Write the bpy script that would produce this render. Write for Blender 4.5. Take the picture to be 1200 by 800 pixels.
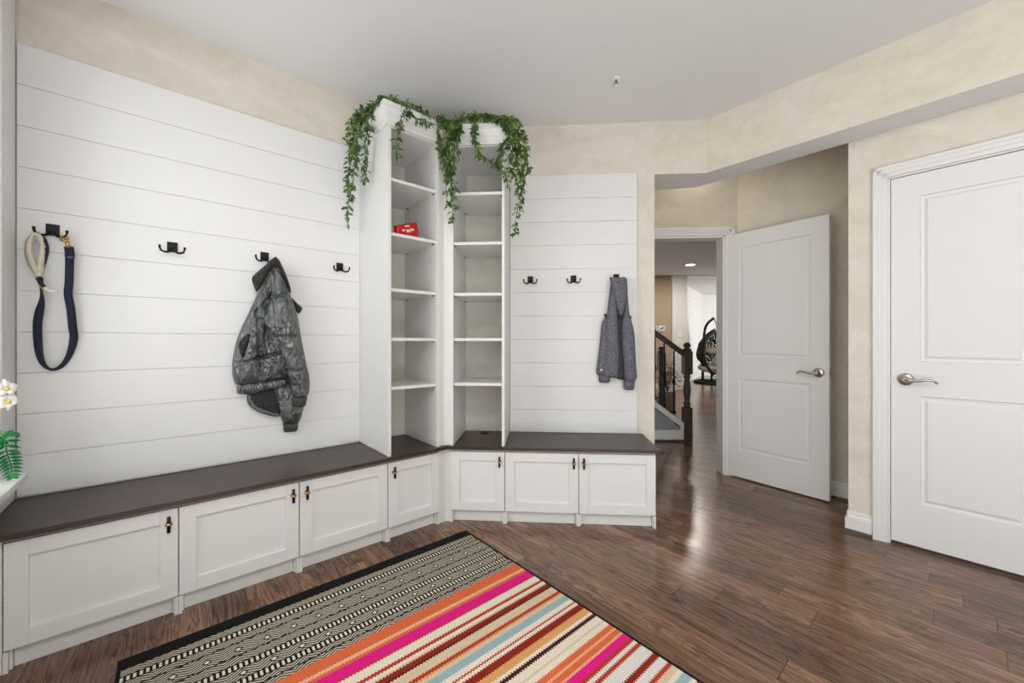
import bpy, bmesh, math, random
from mathutils import Vector, Matrix, noise
from mathutils.geometry import delaunay_2d_cdt
for o in list(bpy.data.objects): bpy.data.objects.remove(o)
random.seed(7)
SC = bpy.context.scene
COL = SC.collection
PI = math.pi
# ---------------------------------------------------------------- camera, world, lights, exposure
EYE = 1.125
FPX = 461.0
cam = bpy.data.cameras.new('camera'); camo = bpy.data.objects.new('camera', cam); COL.objects.link(camo)
camo.location = (0, 0, EYE); camo.rotation_euler = (PI/2, 0, 0)
cam.sensor_width = 36; cam.lens = FPX/1200*36; cam.clip_start = .02
SC.camera = camo
SC.view_settings.view_transform = 'Standard'; SC.view_settings.look = 'None'
SC.view_settings.gamma = 1; SC.view_settings.use_curve_mapping = False
SC.view_settings.exposure = 0.12
w = bpy.data.worlds.new('sky'); SC.world = w; w.use_nodes = True
w.node_tree.nodes['Background'].inputs[0].default_value = (.9, .95, 1, 1)
w.node_tree.nodes['Background'].inputs[1].default_value = .5
def area(name, loc, target, sx, sy, power, colour=(1, 1, 1)):
    l = bpy.data.lights.new(name, 'AREA'); l.shape = 'RECTANGLE'; l.size = sx; l.size_y = sy; l.energy = power; l.color = colour
    o = bpy.data.objects.new(name, l); COL.objects.link(o); o.location = loc
    o.rotation_euler = (Vector(target)-Vector(loc)).to_track_quat('-Z', 'Y').to_euler()
    return o
area('window_daylight', (-1.95, .35, 1.6), (.4, 1.6, 1.1), 1.3, 1.5, 28, (.94, .97, 1))
area('rear_fill', (.3, -2.6, 1.7), (.3, 2, 1.3), 4, 2.2, 16, (.94, .97, 1))  # broad fill added behind the camera; no patio door stands there
area('upward_fill', (.2, -1.3, .35), (.2, -.5, 2.6), 4, 2.2, 122, (.94, .97, 1))  # unseen low fill aimed upward, added to brighten the ceiling
area('overhead_fill', (.3, -.3, 2.6), (.3, .1, 0), .6, .6, 24, (1, .98, .95))  # added overhead fill without a fixture, for relief on the cabinet doors
area('hall_fill', (1.5, 3.15, 2.62), (1.5, 3.15, 0), .3, .3, .8, (1, .93, .82))  # weak fill added for the hall walls, no fixture belongs to it
l_ = area('stair_hall_light', (3.582, 7.9, 2.664), (3.582, 7.9, 0), .15, .15, 38, (1, .9, .78)); l_.data.shape = 'DISK'
area('family_room_daylight', (8.4, 9.6, 1.6), (6, 12, 1.1), 2, 2, 105, (1, .98, .95))

# ---------------------------------------------------------------- frames: x along a wall, y into it, z up
ANG = math.radians(49.1)
FR = {'L': PI/2-ANG, 'C': -math.radians(4.1), 'R': -ANG, 'W': 0.0, 'N': PI-ANG}   # left wall, back wall, right wall, world, window wall
FR['N'] = PI/2 + PI/2 - ANG
def axes(fr):
    a = FR[fr] if isinstance(fr, str) else fr
    return Vector((math.cos(a), math.sin(a), 0)), Vector((-math.sin(a), math.cos(a), 0))
def W(fr, x, y, z=0):
    X, Y = axes(fr); return X*x+Y*y+Vector((0, 0, z))
def ray(u, v): return Vector(((u-600)/FPX, 1, (400-v)/FPX))
def on_wall(u, v, y, fr):
    X, Y = axes(fr); r = ray(u, v); t = y/r.dot(Y); return r.dot(X)*t, EYE+r.z*t
def on_floor(u, v, z, fr):
    X, Y = axes(fr); r = ray(u, v); p = r*((z-EYE)/r.z); return p.dot(X), p.dot(Y)

# ---------------------------------------------------------------- mesh builder
class MB:
    def __init__(self): self.bm = bmesh.new()
    def face(self, vs, mi=0):
        try:
            f = self.bm.faces.new(vs); f.material_index = mi; return f
        except ValueError: return None
    def poly(self, pts, mi=0): return self.face([self.bm.verts.new(p) for p in pts], mi)
    def box(self, x0, x1, y0, y1, z0, z1, bev=0, mi=0):
        v = [self.bm.verts.new((x, y, z)) for x in (x0, x1) for y in (y0, y1) for z in (z0, z1)]
        fs = [(0,1,3,2),(4,6,7,5),(0,4,5,1),(2,3,7,6),(0,2,6,4),(1,5,7,3)]
        F = [self.face([v[i] for i in f], mi) for f in fs]
        if bev:
            es = list({e for f in F for e in f.edges})
            r = bmesh.ops.bevel(self.bm, geom=es, offset=bev, segments=2, affect='EDGES', profile=.7)
            for f in r['faces']: f.material_index = mi
        return self
    def prism(self, pts, axis, a, b, mi=0):
        def P(p, c):
            return {'x': (c, p[0], p[1]), 'y': (p[0], c, p[1]), 'z': (p[0], p[1], c)}[axis]
        A = [self.bm.verts.new(P(p, a)) for p in pts]; B = [self.bm.verts.new(P(p, b)) for p in pts]
        n = len(pts)
        self.face(A, mi); self.face(B[::-1], mi)
        for i in range(n): self.face([A[i], A[(i+1) % n], B[(i+1) % n], B[i]], mi)
        return self
    def tube(self, pts, rad, n=8, mi=0, flat=1.0, up=Vector((0, 0, 1)), cap=True):
        pts = [Vector(p) for p in pts]; rings = []
        for i, p in enumerate(pts):
            t = (pts[min(i+1, len(pts)-1)]-pts[max(i-1, 0)]).normalized()
            u = up if abs(t.dot(up)) < .95 else Vector((1, 0, 0))
            a = t.cross(u).normalized(); b = a.cross(t).normalized()
            r = rad[i] if isinstance(rad, (list, tuple)) else rad
            rings.append([self.bm.verts.new(p+a*math.cos(k*2*PI/n)*r+b*math.sin(k*2*PI/n)*r*flat) for k in range(n)])
        for A, B in zip(rings, rings[1:]):
            for k in range(n): 
                f = self.face([A[k], A[(k+1) % n], B[(k+1) % n], B[k]], mi)
                if f: f.smooth = True
        if cap: self.face(rings[0][::-1], mi); self.face(rings[-1], mi)
        return self
    def lathe(self, prof, M=Matrix(), n=20, mi=0):
        rings = []
        for r, z in prof:
            rings.append([self.bm.verts.new(M @ Vector((r*math.cos(k*2*PI/n), r*math.sin(k*2*PI/n), z))) for k in range(n)])
        for A, B in zip(rings, rings[1:]):
            for k in range(n):
                f = self.face([A[k], A[(k+1) % n], B[(k+1) % n], B[k]], mi)
                if f: f.smooth = True
        self.face(rings[0][::-1], mi); self.face(rings[-1], mi)
        return self
    def build(self, name, mats, parent=None, loc=None, fr=None, smooth=False, mods=None):
        if not isinstance(mats, (list, tuple)): mats = [mats]
        bmesh.ops.recalc_face_normals(self.bm, faces=self.bm.faces)
        me = bpy.data.meshes.new(name); self.bm.to_mesh(me); self.bm.free()
        for m in mats: me.materials.append(m)
        if smooth:
            for p in me.polygons: p.use_smooth = True
        o = bpy.data.objects.new(name, me); COL.objects.link(o)
        if parent: o.parent = parent
        if fr is not None:
            o.rotation_euler = (0, 0, FR[fr] if isinstance(fr, str) else fr)
        if loc is not None: o.location = loc
        return o
def tag(o, label, cat, group=None):
    o['label'] = label; o['category'] = cat
    if group: o['group'] = group
    return o
def struct(o): o['kind'] = 'structure'; return o
def thing(name, label, cat, loc, fr='W', group=None):
    o = bpy.data.objects.new(name, None); o.empty_display_size = .05; COL.objects.link(o)
    o.location = loc; o.rotation_euler = (0, 0, FR[fr] if isinstance(fr, str) else fr)
    return tag(o, label, cat, group)
def dup(root, loc, label, fr=None):
    r = root.copy(); COL.objects.link(r); r.location = loc; r['label'] = label
    if fr is not None: r.rotation_euler = (0, 0, FR[fr])
    for ch in list(root.children):
        c = ch.copy(); COL.objects.link(c); c.parent = r
        for g in ch.children:
            d = g.copy(); COL.objects.link(d); d.parent = c
    return r

# ---------------------------------------------------------------- materials
def lin(c): return tuple((x/255/12.92 if x/255 <= .04045 else ((x/255+.055)/1.055)**2.4) for x in c)+(1,)
class NT:
    def __init__(self, name):
        self.m = bpy.data.materials.new(name); self.m.use_nodes = True
        self.t = self.m.node_tree; self.b = self.t.nodes['Principled BSDF']
    def n(self, typ, **kw):
        x = self.t.nodes.new(typ)
        for k, v in kw.items():
            if k.startswith('i'):
                key = k[1:]; key = int(key) if key.isdigit() else key
                self.set(x.inputs[key], v)
            else: setattr(x, k, v)
        return x
    def set(self, s, v):
        if hasattr(v, 'is_output') or isinstance(v, bpy.types.NodeSocket): self.t.links.new(v, s)
        else: s.default_value = v
    def math(self, op, a, b=0, c=None):
        x = self.n('ShaderNodeMath', operation=op); self.set(x.inputs[0], a); self.set(x.inputs[1], b)
        if c is not None: self.set(x.inputs[2], c)
        return x.outputs[0]
    def mix(self, f, a, b):
        x = self.n('ShaderNodeMix', data_type='RGBA'); self.set(x.inputs[0], f); self.set(x.inputs[6], a); self.set(x.inputs[7], b); return x.outputs[2]
    def obj(self): return self.n('ShaderNodeTexCoord').outputs['Object']
    def xyz(self, v):
        s = self.n('ShaderNodeSeparateXYZ'); self.set(s.inputs[0], v); return s.outputs
    def vec(self, x, y, z):
        s = self.n('ShaderNodeCombineXYZ'); self.set(s.inputs[0], x); self.set(s.inputs[1], y); self.set(s.inputs[2], z); return s.outputs[0]
    def map(self, v, sc):
        s = self.n('ShaderNodeMapping'); self.set(s.inputs[0], v); s.inputs['Scale'].default_value = sc; return s.outputs[0]
    def noise(self, v, scale, detail=3, rough=.5, dist=0):
        s = self.n('ShaderNodeTexNoise'); self.set(s.inputs['Vector'], v)
        s.inputs['Scale'].default_value = scale; s.inputs['Detail'].default_value = detail
        s.inputs['Roughness'].default_value = rough; s.inputs['Distortion'].default_value = dist; return s.outputs[0]
    def ramp(self, f, stops, interp='LINEAR'):
        r = self.n('ShaderNodeValToRGB'); r.color_ramp.interpolation = interp; e = r.color_ramp.elements
        while len(e) < len(stops): e.new(1)
        for i, (p, c) in enumerate(stops): e[i].position = p; e[i].color = c if len(c) == 4 else tuple(c)+(1,)
        self.set(r.inputs[0], f); return r.outputs[0]
    def bump(self, h, strength=.2, dist=.01):
        b = self.n('ShaderNodeBump'); b.inputs['Strength'].default_value = strength; b.inputs['Distance'].default_value = dist
        self.set(b.inputs['Height'], h); self.set(self.b.inputs['Normal'], b.outputs[0])
    def base(self, c, rough=.5, metal=0, spec=.5):
        self.set(self.b.inputs['Base Color'], c); self.set(self.b.inputs['Roughness'], rough)
        self.b.inputs['Metallic'].default_value = metal; self.b.inputs['Specular IOR Level'].default_value = spec
        return self
def plain(name, c, rough=.5, metal=0, var=.05, scale=8, bump=0, spec=.5):
    t = NT(name); o = t.obj(); n = t.noise(o, scale, 4)
    a = lin(c); lo = tuple(x*(1-var) for x in a[:3])+(1,); hi = tuple(min(1, x*(1+var)) for x in a[:3])+(1,)
    t.base(t.mix(n, lo, hi), rough, metal, spec)
    if bump: t.bump(t.noise(o, scale*12, 4), bump, .004)
    return t.m
def wallpaint(name, c1, c2):
    t = NT(name); o = t.obj()
    n1 = t.noise(t.map(o, (1, 1, 1.6)), 2.2, 6, .62, 1.2); n2 = t.noise(o, 14, 5, .6, .8)
    f = t.ramp(t.math('ADD', t.math('MULTIPLY', n1, .65), t.math('MULTIPLY', n2, .35)), [(.36, (0, 0, 0)), (.64, (1, 1, 1))])
    t.base(t.mix(f, lin(c1), lin(c2)), .75, 0, .3); t.bump(n2, .08, .01); return t.m
WHITE = plain('white_paint', (226, 226, 224), .42, 0, .015, 3, 0)
PANELW = plain('white_panel_paint', (226, 226, 224), .5, 0, .02, 4, .03)
LAMIN = plain('white_laminate', (224, 223, 220), .45, 0, .02, 5)
CEIL = plain('ceiling_paint', (230, 230, 229), .85, 0, .012, 3, .02)
WALL = wallpaint('beige_faux_finish_paint', (212, 204, 188), (227, 220, 207))
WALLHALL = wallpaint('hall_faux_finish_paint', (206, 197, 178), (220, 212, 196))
BACKP = wallpaint('mottled_offwhite_paint', (214, 209, 197), (226, 223, 214))
TAUPE = plain('taupe_paint', (176, 158, 136), .8, 0, .03)
GREYW = plain('grey_paint', (150, 152, 156), .8, 0, .03)
BLACK = plain('black_iron', (28, 28, 29), .45, .6, .15, 40)
BRONZE = plain('dark_bronze', (34, 26, 22), .35, .7, .1, 60)
NICKEL = plain('satin_nickel', (190, 186, 180), .25, 1, .04, 20)
GOLD = plain('brass', (206, 172, 96), .3, 1, .06, 30)
ROSEG = plain('champagne_gold', (190, 150, 110), .3, 1, .05, 30)
STEEL = plain('steel', (120, 120, 118), .4, 1, .05, 30)
NAVY = plain('navy_webbing', (27, 35, 56), .8, 0, .15, 90, .3)
CREAM = plain('cream_fleece', (236, 228, 206), .95, 0, .08, 60, .9)
PLASTW = plain('white_plastic', (236, 236, 232), .4, 0, .02)
DARKW = plain('dark_stained_wood', (76, 61, 51), .4, 0, .25, 14, .08)
SOIL = plain('potting_soil', (60, 45, 34), .95, 0, .2, 40, .5)
CERAM = plain('white_ceramic', (232, 230, 226), .25, 0, .02)
REDP = plain('red_foil', (196, 18, 26), .3, .15, .12, 25)
PINKP = plain('pink_white_print', (236, 200, 200), .5, 0, .06, 60)
BROWNP = plain('brown_print', (92, 52, 30), .5, 0, .2, 60)
PETAL = plain('white_petal', (240, 240, 234), .6, 0, .03, 20)
YELLOW = plain('yellow_petal', (226, 200, 60), .6, 0, .1, 20)
STEM = plain('vine_stem', (70, 80, 40), .7, 0, .2, 30)
CUSH = plain('cushion_linen', (206, 196, 180), .9, 0, .12, 14, .3)
BWCUSH = plain('patterned_cushion', (170, 165, 158), .9, 0, .45, 16, .3)
RATTAN = plain('black_wicker', (30, 29, 29), .55, 0, .2, 40)
DARKGAP = plain('dark_lining_and_shade', (20, 20, 21), .6, 0, .2, 30)  # lining and leash keeper; also paints the shade in the pocket slit
LEDM = NT('lamp_glow'); LEDM.base((1, .95, .85, 1)); LEDM.b.inputs['Emission Color'].default_value = (1, .93, .8, 1); LEDM.b.inputs['Emission Strength'].default_value = 40; LEDM = LEDM.m
PICT = NT('blue_white_print'); _o = PICT.obj(); PICT.base(PICT.ramp(PICT.noise(_o, 28, 2), [(.45, lin((235, 238, 240))), (.55, lin((70, 110, 170)))]), .4); PICT = PICT.m
def leafmat(name, c1, c2):
    t = NT(name); n = t.noise(t.obj(), 18, 2); t.base(t.mix(t.ramp(n, [(.35, (0,0,0)), (.65, (1,1,1))]), lin(c1), lin(c2)), .45, 0, .4); return t.m
LEAF = leafmat('ivy_leaf', (44, 76, 34), (112, 142, 72))
FERN = leafmat('fern_leaf', (12, 100, 48), (40, 150, 74))
def floor_material():
    t = NT('hardwood_planks'); s = t.xyz(t.obj()); x, y = s[0], s[1]
    wd = .127
    row = t.math('FLOOR', t.math('DIVIDE', y, wd)); fy = t.math('FRACT', t.math('DIVIDE', y, wd))
    wn = t.n('ShaderNodeTexWhiteNoise', noise_dimensions='1D'); t.set(wn.inputs['W'], row)
    xs = t.math('DIVIDE', t.math('ADD', x, t.math('MULTIPLY', wn.outputs[0], 3.7)), 1.05)
    col = t.math('FLOOR', xs); fx = t.math('FRACT', xs)
    wn2 = t.n('ShaderNodeTexWhiteNoise', noise_dimensions='2D'); t.set(wn2.inputs['Vector'], t.vec(row, col, 0))
    r = wn2.outputs[0]
    gv = t.vec(t.math('MULTIPLY', x, 1.6), t.math('MULTIPLY', y, 15), t.math('MULTIPLY', r, 37))
    g1 = t.noise(gv, 1.0, 6, .62, 1.6)
    gv2 = t.vec(t.math('MULTIPLY', x, 5), t.math('MULTIPLY', y, 90), t.math('MULTIPLY', r, 91))
    g2 = t.noise(gv2, 1.0, 3, .6, .4)
    rings = t.math('SINE', t.math('MULTIPLY', g1, 46)); 
    g = t.math('ADD', t.math('MULTIPLY', g1, .55), t.math('ADD', t.math('MULTIPLY', g2, .35), t.math('MULTIPLY', rings, .11)))
    c = t.ramp(g, [(.3, lin((96, 75, 62))), (.47, lin((138, 111, 93))), (.66, lin((164, 136, 116)))])
    tint = t.mix(r, lin((176, 160, 150)), lin((255, 240, 226)))
    mm = t.n('ShaderNodeMix', data_type='RGBA', blend_type='MULTIPLY'); mm.inputs[0].default_value = 1; t.set(mm.inputs[6], c); t.set(mm.inputs[7], tint)
    e1 = t.math('LESS_THAN', t.math('MINIMUM', fy, t.math('SUBTRACT', 1, fy)), .011)
    e2 = t.math('LESS_THAN', t.math('MINIMUM', fx, t.math('SUBTRACT', 1, fx)), .0013)
    e = t.math('MAXIMUM', t.math('MULTIPLY', e1, .55), e2)
    t.base(t.mix(t.math('MULTIPLY', e, .8), mm.outputs[2], lin((26, 17, 12))), t.math('ADD', .15, t.math('MULTIPLY', g2, .13)), 0, .5)
    t.bump(t.math('SUBTRACT', t.math('MULTIPLY', t.math('ADD', g2, t.math('MULTIPLY', g1, 1.5)), .25), e), .12, .004)
    return t.m
FLOORM = floor_material()
def bench_material():
    t = NT('espresso_veneer'); o = t.obj(); s = t.xyz(o)
    g = t.noise(t.vec(t.math('MULTIPLY', s[0], 3), t.math('MULTIPLY', s[1], 60), t.math('MULTIPLY', s[2], 60)), 1, 5, .6, .6)
    t.base(t.ramp(g, [(.3, lin((46, 34, 30))), (.7, lin((72, 54, 47)))]), .36, 0, .4); t.bump(g, .05, .003); return t.m
BENCHM = bench_material()
def jacket_material():
    t = NT('charcoal_nylon'); o = t.obj(); n = t.noise(o, 7, 4, .6, 1)
    t.base(t.ramp(n, [(.3, lin((74, 77, 77))), (.7, lin((122, 126, 125)))]), .28, .55, .8)
    n2 = t.noise(t.map(o, (1.3, 1, .34)), 32, 3, .5, .8); t.bump(t.math('ABSOLUTE', t.math('SUBTRACT', n2, .5)), .9, .036); return t.m
JACKET = jacket_material()
COLLARM = plain('dark_collar_knit', (48, 46, 43), .8, 0, .25, 90, .6)
RIB = plain('charcoal_ribbed_knit', (62, 63, 62), .8, 0, .2, 80, .5)
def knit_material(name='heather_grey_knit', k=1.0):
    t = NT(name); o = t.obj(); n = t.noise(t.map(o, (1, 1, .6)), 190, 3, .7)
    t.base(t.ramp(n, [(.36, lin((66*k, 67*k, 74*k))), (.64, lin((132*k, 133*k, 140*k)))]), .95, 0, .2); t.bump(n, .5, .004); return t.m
KNIT = knit_material(); KNITD = knit_material('heather_grey_knit_shaded', .7)  # KNITD: darker copy, paints shade into the open front and shoulder flaps
def rug_material():
    t = NT('striped_flatweave'); s = t.xyz(t.obj()); x = s[0]; d = t.math('MULTIPLY', s[1], -1)     # d: distance from the rug's end hem
    sq = t.math('GREATER_THAN', t.math('FRACT', t.math('MULTIPLY', x, 84)), .5)
    ds = t.math('ADD', d, t.math('MULTIPLY', sq, -.004))
    OR, PE, PI_, RU, CR, DR, DK, BE, TA, BL, BR, WH = [lin(c) for c in [(226,112,70),(238,186,146),(232,34,136),(184,62,40),(238,226,206),(146,46,30),(62,30,28),(222,198,168),(226,166,106),(158,184,190),(78,36,32),(226,222,216)]]
    st1 = [(.455,OR),(.507,PE),(.517,OR),(.537,PI_),(.581,RU),(.592,CR),(.629,RU),(.642,CR),(.658,BE),(.668,DR),(.690,DK),(.698,BE),(.735,RU),(.752,TA),(.762,BE),(.779,BL),(.809,CR),(.830,RU),(.842,CR),(.857,DR),(.886,TA),(.916,CR)]
    st2 = [(.936,BR),(.948,CR),(.962,BE),(.968,CR),(.984,BE),(.99,CR),(1.012,OR),(1.037,PE),(1.045,OR),(1.063,PE),(1.072,PI_),(1.109,RU),(1.121,WH),(1.136,RU),(1.153,WH),(1.198,DR),(1.222,WH),(1.254,RU),(1.272,BE),(1.296,CR),(1.310,BL),(1.343,CR),(1.353,RU),(1.37,DK),(1.44,CR),(1.5,OR),(1.56,PI_),(1.62,CR),(1.7,DR),(1.74,BE)]
    r1 = t.ramp(t.math('DIVIDE', ds, 2), [(0, OR)]+[(p/2, c) for p, c in st1], 'CONSTANT')
    r2 = t.ramp(t.math('DIVIDE', ds, 2), [(0, BR)]+[(p/2, c) for p, c in st2], 'CONSTANT')
    col = t.mix(t.math('GREATER_THAN', ds, .936), r1, r2)
    # monochrome bands
    tri = t.math('PINGPONG', x, .045)
    chev = t.math('GREATER_THAN', t.math('FRACT', t.math('MULTIPLY', t.math('ADD', d, t.math('MULTIPLY', tri, .55)), 84)), .46)
    tri2 = t.math('ABSOLUTE', t.math('SUBTRACT', t.math('PINGPONG', t.math('ADD', d, .0), .043), .0215))
    mono = t.mix(chev, lin((40, 40, 38)), lin((200, 191, 170)))
    def band(a, b): return t.math('MULTIPLY', t.math('GREATER_THAN', d, a), t.math('LESS_THAN', d, b))
    lad = t.math('ADD', t.math('ADD', band(.1, .135), band(.285, .32)), band(.368, .403))
    ladc = t.mix(t.math('MULTIPLY', t.math('GREATER_THAN', t.math('FRACT', t.math('MULTIPLY', x, 62)), .5), t.math('ADD', t.math('ADD', band(.106, .129), band(.291, .314)), band(.374, .397))), lin((30, 30, 30)), lin((226, 220, 200)))
    mono = t.mix(lad, mono, ladc)
    dj = t.math('ADD', d, t.math('MULTIPLY', t.math('PINGPONG', x, .02), .35))
    def band2(a, b): return t.math('MULTIPLY', t.math('GREATER_THAN', dj, a), t.math('LESS_THAN', dj, b))
    mono = t.mix(t.math('ADD', t.math('ADD', band2(.172, .179), band2(.245, .252)), band2(.43, .437)), mono, lin((28, 28, 28)))
    # diamonds along the middle of two bands
    dx = t.math('ABSOLUTE', t.math('SUBTRACT', t.math('FRACT', t.math('DIVIDE', x, .09)), .5))
    for c in (.212, .344):
        dd = t.math('ADD', t.math('MULTIPLY', dx, .09), t.math('MULTIPLY', t.math('ABSOLUTE', t.math('SUBTRACT', d, c)), 1.0))
        ringm = t.math('LESS_THAN', dd, .016); core = t.math('LESS_THAN', dd, .009)
        mono = t.mix(ringm, mono, lin((44, 43, 40))); mono = t.mix(core, mono, lin((230, 224, 204)))
    col = t.mix(t.math('LESS_THAN', ds, .455), col, mono)
    hem = t.math('LESS_THAN', d, .066)
    side = t.math('GREATER_THAN', t.math('ABSOLUTE', x), .718)
    col = t.mix(t.math('MAXIMUM', hem, side), col, lin((30, 30, 32)))
    wv = t.noise(t.map(t.obj(), (300, 160, 1)), 1, 2)
    m2 = t.n('ShaderNodeMix', data_type='RGBA', blend_type='MULTIPLY'); m2.inputs[0].default_value = 1
    t.set(m2.inputs[6], col); t.set(m2.inputs[7], t.ramp(wv, [(.3, (.72, .72, .72)), (.7, (1.08, 1.08, 1.08))]))
    t.base(m2.outputs[2], .95, 0, .1); t.bump(wv, .5, .003); return t.m
RUGM = rug_material()

# ---------------------------------------------------------------- the setting
ZC = 2.675
yL, yC, yR, yS, zS = 2.575, 2.84, 3.04, 2.82, 2.303
m = MB(); m.box(-6, 10, -7, 14, -.1, 0); struct(m.build('floor', FLOORM, fr='R'))
m = MB(); m.box(-4, 14, -3, 14, ZC, ZC+.1); struct(m.build('ceiling', CEIL))
m = MB(); m.box(-.62, 1.47, yL, yL+.12, 0, ZC); struct(m.build('wall_left', WALL, fr='L'))
C_END = on_wall(767, 400, yC, 'C')[0]; C_TURN = on_wall(828, 400, yC, 'C')[0]
m = MB(); m.box(-.83, C_END, yC, yC+.12, 0, ZC); struct(m.build('wall_back', WALL, fr='C'))
# boxed beam over the wide opening: mitred prism seen from the room, its underside at zS
pts = [W('C', C_END-.001, yC), W('C', C_TURN, yC), W('R', 2.6, yS), W('R', 2.6, yR-.005)]
xb = W('C', C_END-.001, yC).dot(axes('R')[0])
pts += [W('R', -1.35, yR-.005), W('C', C_END-.001, yC+.31)]
# order: along the front, then back along the rear edge
m = MB(); m.prism([(p.x, p.y) for p in pts], 'z', zS, ZC)
for f in m.bm.faces: f.material_index = 1 if all(abs(v.co.z-zS) < 1e-5 for v in f.verts) else 0
struct(m.build('trim_1', [WALL, CEIL]))
# wall with the closed door; its end is the right edge of the opening
STUB = -.458
DX0, DX1 = -.275, .305
m = MB()
m.box(STUB, DX0-.012, yR, yR+.62, 0, ZC); m.box(DX1+.012, 2.6, yR, yR+.12, 0, ZC); m.box(DX0-.012, DX1+.012, yR, yR+.12, 2.045, ZC)
struct(m.build('wall_right', WALL, fr='R'))
# hall behind the opening
yD = 3.44
D0, D1 = .80, 1.555
H_COR = on_wall(864.5, 400, yD, 'C')[0]
m = MB(); m.box(.62, D0, yD, yD+.12, 0, ZC); m.box(D1, H_COR+.2, yD, yD+.12, 0, ZC); m.box(D0, D1, yD, yD+.12, 2.02, ZC)
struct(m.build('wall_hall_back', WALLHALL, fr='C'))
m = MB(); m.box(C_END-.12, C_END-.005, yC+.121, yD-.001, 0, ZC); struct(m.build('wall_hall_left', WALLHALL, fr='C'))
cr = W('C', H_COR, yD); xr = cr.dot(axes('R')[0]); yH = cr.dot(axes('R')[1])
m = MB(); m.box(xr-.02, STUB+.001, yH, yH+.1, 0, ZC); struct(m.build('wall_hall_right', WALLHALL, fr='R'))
def casing(mb, x0, x1, zt, y, wd=.062, th=.018, left=True, right=True):
    # profiled casing: two stepped boards
    for a, b, t in ((0, wd, th*.7), (wd*.35, wd, th), (wd*.72, wd, th*1.25)):
        if left: mb.box(x0-b, x0-a, y-t, y, 0, zt+b, .002)
        if right: mb.box(x1+a, x1+b, y-t, y, 0, zt+b, .002)
        mb.box(x0-(b if left else 0), x1+(b if right else 0), y-t, y, zt+a, zt+b, .002)
m = MB(); casing(m, D0, D1, 2.02, yD, .07, right=True)
m.box(D1-.018, D1, yD-.001, yD+.121, 0, 2.02, .001); m.box(D0, D0+.018, yD-.001, yD+.121, 0, 2.02, .001); m.box(D0, D1, yD-.001, yD+.121, 2.002, 2.02, .001)
struct(m.build('trim_2', WHITE, fr='C'))
m = MB(); casing(m, DX0-.012, DX1+.012, 2.043, yR)
m.box(DX0-.012, DX0-.003, yR, yR+.11, 0, 2.043); m.box(DX1+.003, DX1+.012, yR, yR+.11, 0, 2.043); m.box(DX0-.012, DX1+.012, yR, yR+.11, 2.034, 2.043)
struct(m.build('trim_3', WHITE, fr='R'))
def baseboard(name, x0, x1, y, fr, wrap=None):
    m = MB()
    prof = [(y, 0), (y-.014, 0), (y-.014, .085), (y-.011, .096), (y-.006, .104), (y-.005, .118), (y, .122)]
    m.prism(prof, 'x', x0, x1, 0)
    if wrap: m.box(x0-.014, x0, y-.014, y+wrap, 0, .085, .001); m.box(x0-.006, x0, y-.006, y+wrap, .08, .122, .001)
    o = struct(m.build(name, WHITE, fr=fr))
    m = MB(); m.prism([(y-.014, 0), (y-.032, 0), (y-.03, .01), (y-.024, .017), (y-.014, .02)], 'x', x0-(.02 if wrap else 0), x1)
    m.build('shoe_molding', DARKW, o)
baseboard('baseboard_right', STUB, DX0-.076, yR, 'R', .3)
baseboard('baseboard_hall', xr+.05, STUB-.002, yH, 'R')

# window at the left edge of the picture, with a deep sill
XW = -.5
SILLZ = .62
class WF: pass
def wbox(m, x0, x1, y0, y1, z0, z1, bev=0, mi=0): m.box(x0, x1, y0, y1, z0, z1, bev, mi)     # in the left-wall frame
WY0, WY1, WZ1 = .75, 2.27, 2.32
m = MB()
wbox(m, XW-.12, XW, WY1, yL, 0, ZC); wbox(m, XW-.12, XW, -.6, WY0, 0, ZC); wbox(m, XW-.12, XW, WY0, WY1, 0, SILLZ-.03); wbox(m, XW-.12, XW, WY0, WY1, WZ1, ZC)
struct(m.build('wall_window', WALL, fr='L'))
m = MB()
for a, b, t in ((0, .09, .014), (.03, .09, .02), (.065, .09, .026)):
    m.box(XW, XW+t, WY1+a, WY1+b, SILLZ, WZ1+b, .002); m.box(XW, XW+t, WY0-b, WY0-a, SILLZ, WZ1+b, .002); m.box(XW, XW+t, WY0-b, WY1+b, WZ1+a, WZ1+b, .002)
m.box(XW, XW+.016, WY1+.09, yL-.018, .48, ZC)
win = struct(m.build('window_1', WHITE, fr='L'))
m = MB()
for a, b in ((WY0, WY0+.045), (WY1-.045, WY1), ((WY0+WY1)/2-.03, (WY0+WY1)/2+.03)): m.box(XW-.09, XW-.05, a, b, SILLZ, WZ1, .003)
for a, b in ((SILLZ, SILLZ+.05), (WZ1-.05, WZ1), (1.45, 1.49)): m.box(XW-.088, XW-.052, WY0, WY1, a, b, .003)
m.build('window_frame', WHITE, win)
m = MB(); m.box(XW-.12, XW+.082, WY0-.1, WY1+.105, SILLZ-.028, SILLZ, .006); m.box(XW, XW+.022, WY0-.08, WY1+.09, SILLZ-.11, SILLZ-.028, .004)
m.build('window_sill', WHITE, win)
GL = NT('window_glass'); GL.base((1, 1, 1, 1), 0.02); GL.b.inputs['Transmission Weight'].default_value = 1; GL.b.inputs['IOR'].default_value = 1.01; GL = GL.m
m = MB(); m.box(XW-.073, XW-.069, WY0+.02, WY1-.02, SILLZ+.02, WZ1-.02); m.build('window_pane', GL, win)

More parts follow.
